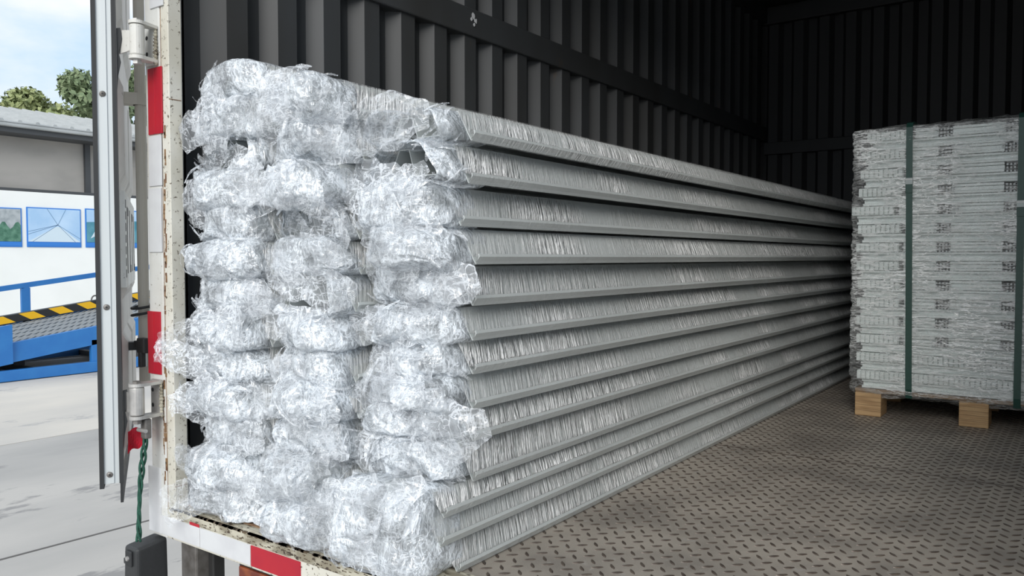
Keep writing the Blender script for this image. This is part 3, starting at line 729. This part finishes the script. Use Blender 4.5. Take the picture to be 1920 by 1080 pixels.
load = empty('rail_stack', ((PX0+PX1)/2, (PY0+PY1)/2, .131), 'tall stack of pale galvanised rails wrapped in clear film on the pallet', 'stack')
ZB, ZT = .132, 1.335
NL = 14; PH = (ZT-ZB)/NL
for k in range(NL):
    z = ZB+k*PH
    low = k < 2
    xo = random.uniform(-.008, .008)-(.028 if k == NL-5 else 0)+(.01*(k-10) if k > 10 else 0)
    body = MB()
    # plain lower tier: three thin flanges, upper tier: long rails
    ya, yb = PY0+.012, PY1-.02
    x0 = PX0+.03+xo+random.uniform(-.004, .004); x1 = PX1-.01
    body.box(x0, x1, ya+.006, yb, z+.001, z+.012, .0015)
    body.box(x0+.004, x1, ya+.022, yb, z+.012, z+.032, 0)
    body.box(x0, x1, ya+.004+random.uniform(-.003, .003), yb, z+.031, z+.041, .0015)
    part = body.build('rail_layer', 'rail', load)
    up = MB()
    xa = PX0+.02+xo+.175
    j = random.uniform(-.003, .003)
    if not low:
        for (xs, xe) in ((xa+.02, PX0+.345), (PX0+.40, PX0+.60), (PX0+.66, x1)):
            up.box(xs, xe, ya+j, yb, z+.043, z+.055, .0012); up.box(xs, xe, ya+.010+j, yb, z+.056, z+.072, 0); up.box(xs, xe, ya+j+.002, yb, z+.073, z+PH-.001, .0012)
        up.build('long_rail', 'rail', part)
    # comb of cut rail ends at the left corner (all the way across in the two lowest tiers)
    cb = MB(); n = 9 if not low else 50; xs = PX0+.012+xo
    for i in range(n):
        cx = xs+i*.0205
        if cx > x1-.02: break
        cb.box(cx, cx+.0165, ya-.006+random.uniform(-.002, .002), ya+.30, z+.044, z+PH-.004, .0015)
        cb.box(cx, cx+.0185, ya+.004, ya+.30, z+.042, z+PH-.002)
    tag(cb.build('rail_ends', 'rail', part), kind='stuff')
    if not low:
        for xc_ in (PX0+.35, PX0+.605):
            c_ = MB(); off_ = random.uniform(-.02, .02)
            for i in range(5):
                for q in range(3):
                    c_.box(xc_+off_+i*.0135, xc_+off_+i*.0135+.007, ya-.002, ya+.05, z+.040+q*.0145, z+.040+q*.0145+.009)
            c_.build('clip_cluster', 'clip', part)
# stretch film round the stack with lengthwise creases
def wrap():
    a, b = (PX1-PX0)/2+.012, (PY1-PY0)/2+.010; cx, cy = (PX0+PX1)/2, (PY0+PY1)/2
    per = []
    rad = .02
    fx = np.arange(-a+rad, a-rad, .009); 
    per += [(x, -b) for x in fx]
    per += [(a-rad+rad*math.sin(t), -b+rad-rad*math.cos(t)) for t in np.linspace(0, math.pi/2, 4)]
    per += [(a, yv) for yv in np.arange(-b+rad+.05, b-rad, .06)]
    per += [(a-rad+rad*math.cos(t), b-rad+rad*math.sin(t)) for t in np.linspace(0, math.pi/2, 4)]
    per += [(x, b) for x in np.arange(a-rad-.05, -a+rad, -.06)]
    per += [(-a+rad-rad*math.sin(t), b-rad+rad*math.cos(t)) for t in np.linspace(0, math.pi/2, 4)]
    per += [(-a, yv) for yv in np.arange(b-rad-.05, -b+rad, -.025)]
    per += [(-a+rad-rad*math.cos(t), -b+rad-rad*math.sin(t)) for t in np.linspace(0, math.pi/2, 4)][:-1]
    per = np.array(per); n = len(per)
    zs = np.concatenate([[.098, .104, .112, .122], np.arange(.132, ZT+.004, .0062), [ZT+.010, ZT+.014]])
    k = len(zs)
    V = np.zeros((k, n, 3)); sc = np.ones(k); sc[0] = .93; sc[1] = .965; sc[2] = .985; sc[-1] = .97; sc[-2] = .992
    V[..., 0] = cx+per[None, :, 0]*sc[:, None]; V[..., 1] = cy+per[None, :, 1]*sc[:, None]; V[..., 2] = zs[:, None]
    q = np.stack([V[..., 0]*6+V[..., 2]*3, V[..., 1]*6, V[..., 2]*70+V[..., 0]*2], -1)
    q2 = np.stack([V[..., 0]*22+8*V[..., 2], V[..., 1]*22+3, V[..., 2]*40], -1)
    d = .0045*ridged(q)+.0025*ridged(q2)
    nrm = per/np.maximum(np.abs(per[:, 0:1]/a), np.abs(per[:, 1:2]/b)); nrm = np.stack([np.where(np.abs(per[:, 0]) > a-.012, np.sign(per[:, 0]), 0), np.where(np.abs(per[:, 1]) > b-.012, np.sign(per[:, 1]), 0)], -1)
    V[..., 0] += d*nrm[None, :, 0]; V[..., 1] += d*nrm[None, :, 1]
    V[0, :, 2] -= .012*np.abs(vnoise(np.stack([per[:, 0]*9, per[:, 1]*9, np.zeros(n)], -1)))
    I = np.arange(n*k).reshape(k, n); J = np.roll(I, -1, 1)
    F = np.stack([I[:-1], J[:-1], J[1:], I[1:]], -1).reshape(-1, 4)
    V = V.reshape(-1, 3)
    # bulging film over the top
    g1, g2 = 46, 30; X_, Y_ = np.meshgrid(np.linspace(-a*.975, a*.975, g1), np.linspace(-b*.975, b*.975, g2))
    e = np.minimum(1, 7*np.minimum(1-np.abs(X_/a), 1-np.abs(Y_/b)))
    h = ZT+.012+e*(.012+.022*(X_/a+.3).clip(0, 1))+e*.012*ridged(np.stack([X_*14, Y_*14, X_*0+3.3], -1))
    T = np.stack([cx+X_, cy+Y_, h], -1).reshape(-1, 3); K = np.arange(g1*g2).reshape(g2, g1)+len(V)
    FT = np.stack([K[:-1, :-1], K[:-1, 1:], K[1:, 1:], K[1:, :-1]], -1).reshape(-1, 4)
    return npmesh('film_wrap', np.concatenate([V, T]), np.concatenate([F, FT]), 'film_pallet', load)
wrap()
def strap(px_top, px_bot, which, bz):
    pt, pb_ = ony(px_top, 240, PY0-.02), ony(px_bot, 735, PY0-.02)
    wS = .0135; yy = PY0-.012
    line = [(pt.x, PY1+.01, ZT+.035), (pt.x, (PY0+PY1)/2, ZT+.045), (pt.x, yy+.05, ZT+.036), (pt.x, yy+.012, ZT+.026), (pt.x, yy-.002, ZT+.006)]
    for t in np.linspace(.06, .97, 9): line.append((pt.x+(pb_.x-pt.x)*t, yy-.004, ZT+(.11-ZT)*t))
    line += [(pb_.x, yy+.006, .105), (pb_.x, yy+.06, .098), (pb_.x, PY1, .098)]
    s_ = empty('strap', (pb_.x, yy, .10), 'dark green packing strap down the wrapped rail stack, %s' % which, 'strap', 'packing straps round the rail stack')
    V = []; F = []
    for i, p in enumerate(line):
        q0 = Vector(line[max(i-1, 0)]); q1 = Vector(line[min(i+1, len(line)-1)]); d = (q1-q0).normalized(); n_ = Vector((1, 0, 0)).cross(d)*.0009
        P_ = Vector(p)
        V += [tuple(P_+Vector((-wS, 0, 0))+n_), tuple(P_+Vector((wS, 0, 0))+n_), tuple(P_+Vector((wS, 0, 0))-n_), tuple(P_+Vector((-wS, 0, 0))-n_)]
        if i: 
            for e in range(4): F.append(((i-1)*4+e, (i-1)*4+(e+1) % 4, i*4+(e+1) % 4, i*4+e))
    F += [(0, 1, 2, 3), tuple(len(V)-4+e for e in (3, 2, 1, 0))]
    m = MB(); m.add(V, F); m.build('band', 'strap', s_)
    t = (ZT-bz)/(ZT-.11); bx_ = pt.x+(pb_.x-pt.x)*t
    bk = MB().box(bx_-wS-.002, bx_+wS+.002, yy-.010, yy-.004, bz-.016, bz+.014, .001)
    b_ = bk.build('buckle', 'buckle', s_)
    MB().box(bx_-wS-.0025, bx_+wS+.0025, yy-.0115, yy-.004, bz+.004, bz+.008).build('crimp', 'galvanised', b_)
    MB().box(bx_-wS-.001, bx_+wS+.001, yy-.009, yy-.0045, bz-.055, bz-.016, .001).build('strap_end', 'strap', s_)
strap(1705, 1703, 'the left one', ony(1700, 340, PY0).z)
strap(1917, 1907, 'the right one at the picture edge', ony(1912, 382, PY0).z)

# ================================================================== outside
gr = struct(MB().box(-70, 45, -45, 70, GZ-.25, GZ-.06).build('ground', 'joint'), 'pale concrete yard beside the truck', 'ground')
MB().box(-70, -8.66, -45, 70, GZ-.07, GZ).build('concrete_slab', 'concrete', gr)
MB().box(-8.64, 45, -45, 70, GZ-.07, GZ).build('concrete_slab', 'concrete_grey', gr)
def gline(a, b, wd=.02):
    a, b = onz(*a, GZ), onz(*b, GZ); d = (b-a).normalized(); n_ = Vector((-d.y, d.x, 0))*wd/2
    a = a-d*4; b = b+d*1.0
    MB().add([a+n_+Vector((0, 0, .003)), a-n_+Vector((0, 0, .003)), b-n_+Vector((0, 0, .003)), b+n_+Vector((0, 0, .003))], [(0, 1, 2, 3)]).build('joint_line', 'joint', gr)
gline((0, 1050), (200, 997), .022)

# blue dock ramp
RX = -13.0; FX = -15.4
ramp = empty('dock_ramp', (RX, 6.5, GZ), 'blue steel loading ramp with yellow and black striped kerb', 'ramp')
def zn(Y, z_at=-.356, s=.131): return z_at+(Y-6.57)*s
def slab(name, x0, x1, ya, yb, dz0, dz1, mt, par=ramp):
    m = MB(); m.hexa([(x0, ya, zn(ya)+dz0), (x1, ya, zn(ya)+dz0), (x1, yb, zn(yb)+dz0), (x0, yb, zn(yb)+dz0), (x0, ya, zn(ya)+dz1), (x1, ya, zn(ya)+dz1), (x1, yb, zn(yb)+dz1), (x0, yb, zn(yb)+dz1)])
    return m.build(name, mt, par)
RY0, RY1 = 2.6, 10.4
slab('side_beam', RX-.10, RX, RY0, RY1, -.29, 0, 'blue_paint')
slab('side_beam', FX-.10, FX, RY0, RY1, -.29, 0, 'blue_paint')
deck = slab('deck', FX, RX-.10, RY0, RY1, -.06, -.03, 'grating')
# raised diagonal tread bars, one strip of them is one sheet
g_ = MB()
ii = 0; Y_ = RY0+.1
while Y_ < RY1-.5:
    x_ = FX+.12; k_ = 0
    while x_ < RX-.2:
        sgn = 1 if (k_ % 2) else -1; L2 = .10
        a = Vector((x_-.09, Y_-.09*sgn, 0)); b = Vector((x_+.09, Y_+.09*sgn, 0)); d = (b-a).normalized(); n_ = Vector((-d.y, d.x, 0))*.018
        pts = [a-n_, b-n_, b+n_, a+n_]
        g_.hexa([(p.x, p.y, zn(p.y)-.031) for p in pts]+[(p.x, p.y, zn(p.y)-.016) for p in pts])
        x_ += .2; k_ += 1
    Y_ += .11
tag(g_.build('tread_bars', 'tread_bar', deck), kind='stuff')
kh = .135
slab('kerb', FX-.005, FX+.05, RY0, RY1, 0, kh+.02, 'grating')
Y_ = RY0; k_ = 0
while Y_ < RY1-.5:
    z0_, z1_ = .005, .005+kh; sk = .20; wdt = .25
    m = MB(); P_ = [(FX+.052, Y_, zn(Y_)+z1_), (FX+.052, Y_+wdt, zn(Y_+wdt)+z1_), (FX+.052, Y_+wdt+sk, zn(Y_+wdt+sk)+z0_), (FX+.052, Y_+sk, zn(Y_+sk)+z0_)]
    m.prism(P_, (0, 0, 0), (.006, 0, 0)); m.build('stripe', 'hazard_yellow' if k_ % 2 else 'hazard_black', ramp); Y_ += wdt; k_ += 1
# railing on the far side
slab('hand_rail', FX-.06, FX, RY0, RY1, .575, .665, 'blue_paint')
for px_ in (49, 330, -250):
    p = onx(px_, 560, FX); MB().box(FX-.06, FX, p.y-.075, p.y+.075, zn(p.y)-.05, zn(p.y)+.58, .006).build('rail_post', 'blue_paint', ramp)
pz = onx(178, 545, FX)
MB().tube([(FX, pz.y+.07*math.cos(t), zn(pz.y)+.14+.09*math.sin(t)) for t in np.linspace(0, math.pi, 12)], .015, 8).build('lifting_eye', 'steel_dark', ramp)
# corner gusset of the near side and the understructure
slab('end_post', RX-.02, RX+.05, 4.5, 5.27, -.30, .28, 'blue_paint')
m = MB().box(RX-.08, RX+.04, 3.2, 9.6, GZ+.01, GZ+.175, .01); m.build('base_beam', 'blue_paint', ramp)
MB().box(FX-.1, FX, 3.2, 9.6, GZ+.01, GZ+.175, .01).build('base_beam', 'blue_paint', ramp)
for yy in (6.45, 8.6): MB().box(RX-.08, RX, yy, yy+.16, GZ+.17, zn(yy)-.2, .006).build('leg', 'blue_paint', ramp)
for yy in (6.45, 8.6): MB().box(FX-.08, FX, yy, yy+.16, GZ+.17, zn(yy)-.2, .006).build('leg', 'blue_paint', ramp)
MB().box(FX+.5, FX+.62, 5.95, 6.2, GZ+.005, zn(6)-.2, .006).build('cross_strut', 'dark_trim', ramp)
for yy in (4.3, 5.7, 7.4): MB().box(FX, RX-.08, yy, yy+.1, GZ+.02, GZ+.12, .006).build('cross_beam', 'dark_trim', ramp)

# white hoarding with posters, grey warehouse behind
BX = -22.0
hb_ = struct(MB().box(BX-.15, BX, -20, 34, GZ, 2.43, .01).build('wall_yard', 'white_board'), 'bright white yard wall with framed posters', 'wall')
def poster(pa, pb, kind, label):
    a, b = onx(pa[0], pa[1], BX+.03), onx(pb[0], pb[1], BX+.03)
    y0, y1, z0, z1 = a.y, b.y, min(a.z, b.z), max(a.z, b.z)
    p = empty('poster', (BX+.02, (y0+y1)/2, z0), label, 'poster')
    MB().box(BX+.002, BX+.02, y0-.03, y1+.03, z0-.03, z1+.03, .004).build('frame', 'caption_blue', p)
    MB().box(BX+.018, BX+.028, y0, y1, z0+.11, z1).build('picture', kind, p)
    MB().box(BX+.018, BX+.028, y0, y1, z0, z0+.10).build('caption', 'caption_blue', p)
    return p, y0, y1, z0+.11, z1
p1, a, b, c, d = poster((-60, 388), (40, 461), 'poster_grey', 'poster of green plants in a greenhouse, leftmost on the white wall')
V = [(BX+.0285, a, c)]; n_ = 20
m = MB(); m.prism([(BX+.028, a, c), (BX+.028, b, c)]+[(BX+.028, b-(b-a)*t, c+(d-c)*(.50+.12*math.sin(t*23))) for t in np.linspace(0, 1, n_)], (0, 0, 0), (.002, 0, 0)); m.build('print', 'poster_green', p1)
p2, a, b, c, d = poster((52, 390), (151, 462), 'poster_sky', 'pale blue poster of a greenhouse interior, between two others')
def pline(p, y0, z0, y1, z1, wd=.012, mt='print_line'):
    v = Vector((0, y1-y0, z1-z0)).normalized(); q = Vector((0, -v.z, v.y))*wd/2
    A_, B_ = Vector((BX+.028, y0, z0)), Vector((BX+.028, y1, z1))
    MB().prism([A_+q, A_-q, B_-q, B_+q], (0, 0, 0), (.002, 0, 0)).build('print', mt, p)
cy_, cz_ = (a+b)/2+.08, c+(d-c)*.52
for (yy, zz) in ((a+(b-a)*.36, d), (a+(b-a)*.72, d), (a, c+(d-c)*.22), (b, c+(d-c)*.10), (a, c+(d-c)*.30), (b-(b-a)*.1, c), (a+(b-a)*.08, c)): pline(p2, cy_, cz_, yy, zz)
MB().prism([(BX+.028, a, c), (BX+.028, b, c), (BX+.028, cy_+.05, cz_-.05), (BX+.028, cy_-.05, cz_-.05)], (0, 0, 0), (.0012, 0, 0)).build('print', 'poster_pale', p2)
p3, a, b, c, d = poster((162, 393), (262, 463), 'poster_teal', 'teal poster partly hidden by the open truck door')
MB().prism([(BX+.028, a, c+(d-c)*.62), (BX+.028, b, c+(d-c)*.70), (BX+.028, b, d), (BX+.028, a, d)], (0, 0, 0), (.002, 0, 0)).build('print', 'poster_sky', p3)
MB().prism([(BX+.028, a+.1, c+(d-c)*.12), (BX+.028, a+.42, c+(d-c)*.30), (BX+.028, a+.42, c+(d-c)*.55), (BX+.028, a+.30, c+(d-c)*.5)], (0, 0, 0), (.002, 0, 0)).build('print', 'poster_pale', p3)

wh = empty('warehouse', (BX-1, 8, GZ), 'grey warehouse with ribbed metal roof behind the white wall', 'building')
MB().box(BX-1.4, BX-.6, -25, 40, GZ, 4.0).build('wall', 'building_wall', wh)
MB().box(BX-.62, BX-.2, -25, 40, 2.44, 2.52).build('ledge', 'dark_trim', wh)
pc = onx(163, 300, BX-.55)
for k in range(-6, 8): MB().box(BX-.6, BX-.5, pc.y+k*3.2-.07, pc.y+k*3.2+.07, 2.4, 4.0).build('column', 'dark_trim', wh)
MB().box(BX-.75, BX+.15, -25, 40, 3.87, 4.0, .01).build('gutter', 'dark_trim', wh)
MB().box(BX-.3, BX+.25, -25, 40, 4.0, 4.13, .03).build('fascia', 'roof_sheet', wh)
ex0, ez0, ex1, ez1 = BX+.25, 4.13, BX-7.5, 5.75
rf = MB(); rf.hexa([(ex1, -25, ez1-.04), (ex0, -25, ez0-.04), (ex0, 40, ez0-.04), (ex1, 40, ez1-.04), (ex1, -25, ez1), (ex0, -25, ez0), (ex0, 40, ez0), (ex1, 40, ez1)])
roof = rf.build('roof', 'roof_sheet', wh)
rib = None
for k in range(56):
    yy = 2+k*.42
    m = MB(); m.hexa([(0, -.06, 0), (ex0-ex1, -.06, ez0-ez1), (ex0-ex1, .06, ez0-ez1), (0, .06, 0), (0, -.03, .055), (ex0-ex1, -.03, ez0-ez1+.055), (ex0-ex1, .03, ez0-ez1+.055), (0, .03, .055)])
    if rib is None: rib = m.build('roof_rib', 'roof_sheet', roof)
    else:
        o = bpy.data.objects.new('roof_rib', rib.data); col.objects.link(o); o.parent = roof; 
    ob = rib if k == 0 else o
    ob.location = Vector((ex1, yy, ez1))-parent_world(roof)
sr = MB().box(BX-14.0, BX-7.4, -25, 40, GZ, 5.6).build('rear_block', 'building_wall', wh)

# trees behind the warehouse
def tree(loc, h, crown, mt, label, seed, n=2600):
    r_ = np.random.default_rng(seed)
    t = empty('tree', loc, label, 'tree', 'trees behind the warehouse')
    x, y, z = loc
    m = MB().tube([(x, y, z), (x+.1, y, z+h*.4), (x-.1, y+.1, z+h*.75)], [.22, .16, .06], 8); m.build('trunk', 'bark', t, True)
    for k in range(5):
        a_ = r_.uniform(0, 6.28); q = h*r_.uniform(.35, .6)
        MB().tube([(x, y, z+q), (x+crown*.4*math.cos(a_), y+crown*.4*math.sin(a_), z+q+h*.15), (x+crown*.7*math.cos(a_), y+crown*.7*math.sin(a_), z+q+h*.28)], [.09, .06, .02], 6).build('branch', 'bark', t, True)
    nb = 16; C_ = []
    for k in range(nb):
        a_ = r_.uniform(0, 6.28); rr_ = crown*math.sqrt(r_.random())*.8; C_.append((x+rr_*math.cos(a_), y+rr_*math.sin(a_), z+h*(.62+.30*r_.random()*(1-.4*(rr_/crown)**2)), crown*r_.uniform(.28, .45)))
    C_ = np.array(C_); idx = r_.integers(nb, size=n)
    d = r_.normal(size=(n, 3)); d /= np.linalg.norm(d, axis=1, keepdims=True)
    P = C_[idx, :3]+d*(C_[idx, 3]*r_.uniform(.55, 1.05, n))[:, None]*np.array([1, 1, .75])
    s = r_.uniform(.10, .24, n)[:, None]
    u = r_.normal(size=(n, 3)); u /= np.linalg.norm(u, axis=1, keepdims=True); v = np.cross(u, d); v /= np.linalg.norm(v, axis=1, keepdims=True)+1e-6
    V = np.stack([P-u*s, P+v*s*.55, P+u*s, P-v*s*.55], 1).reshape(-1, 3)
    F = np.arange(n*4).reshape(n, 4)
    tag(npmesh('foliage', V, F, mt, t), kind='stuff')
TL = ['broad green tree behind the warehouse roof at the picture edge', 'rounded green tree in the middle of the row behind the roof', 'low green tree just left of the tall tree', 'tall tree rising highest beside the truck door', 'green tree hidden mostly behind the truck door']
for k, (px_, py_, hh, cr_, mt) in enumerate(((0, 168, 10.6, 2.9, 'leaf'), (66, 160, 10.9, 2.7, 'leaf'), (122, 180, 9.9, 2.1, 'leaf'), (190, 92, 13.4, 2.3, 'leaf_dark'), (250, 130, 12.5, 2.8, 'leaf_dark'))):
    p = onx(px_, py_, -40-(k*37 % 5)*4.5)
    tree((p.x, p.y, GZ), p.z-GZ+.3, cr_, mt, TL[k], 40+k, 5200)
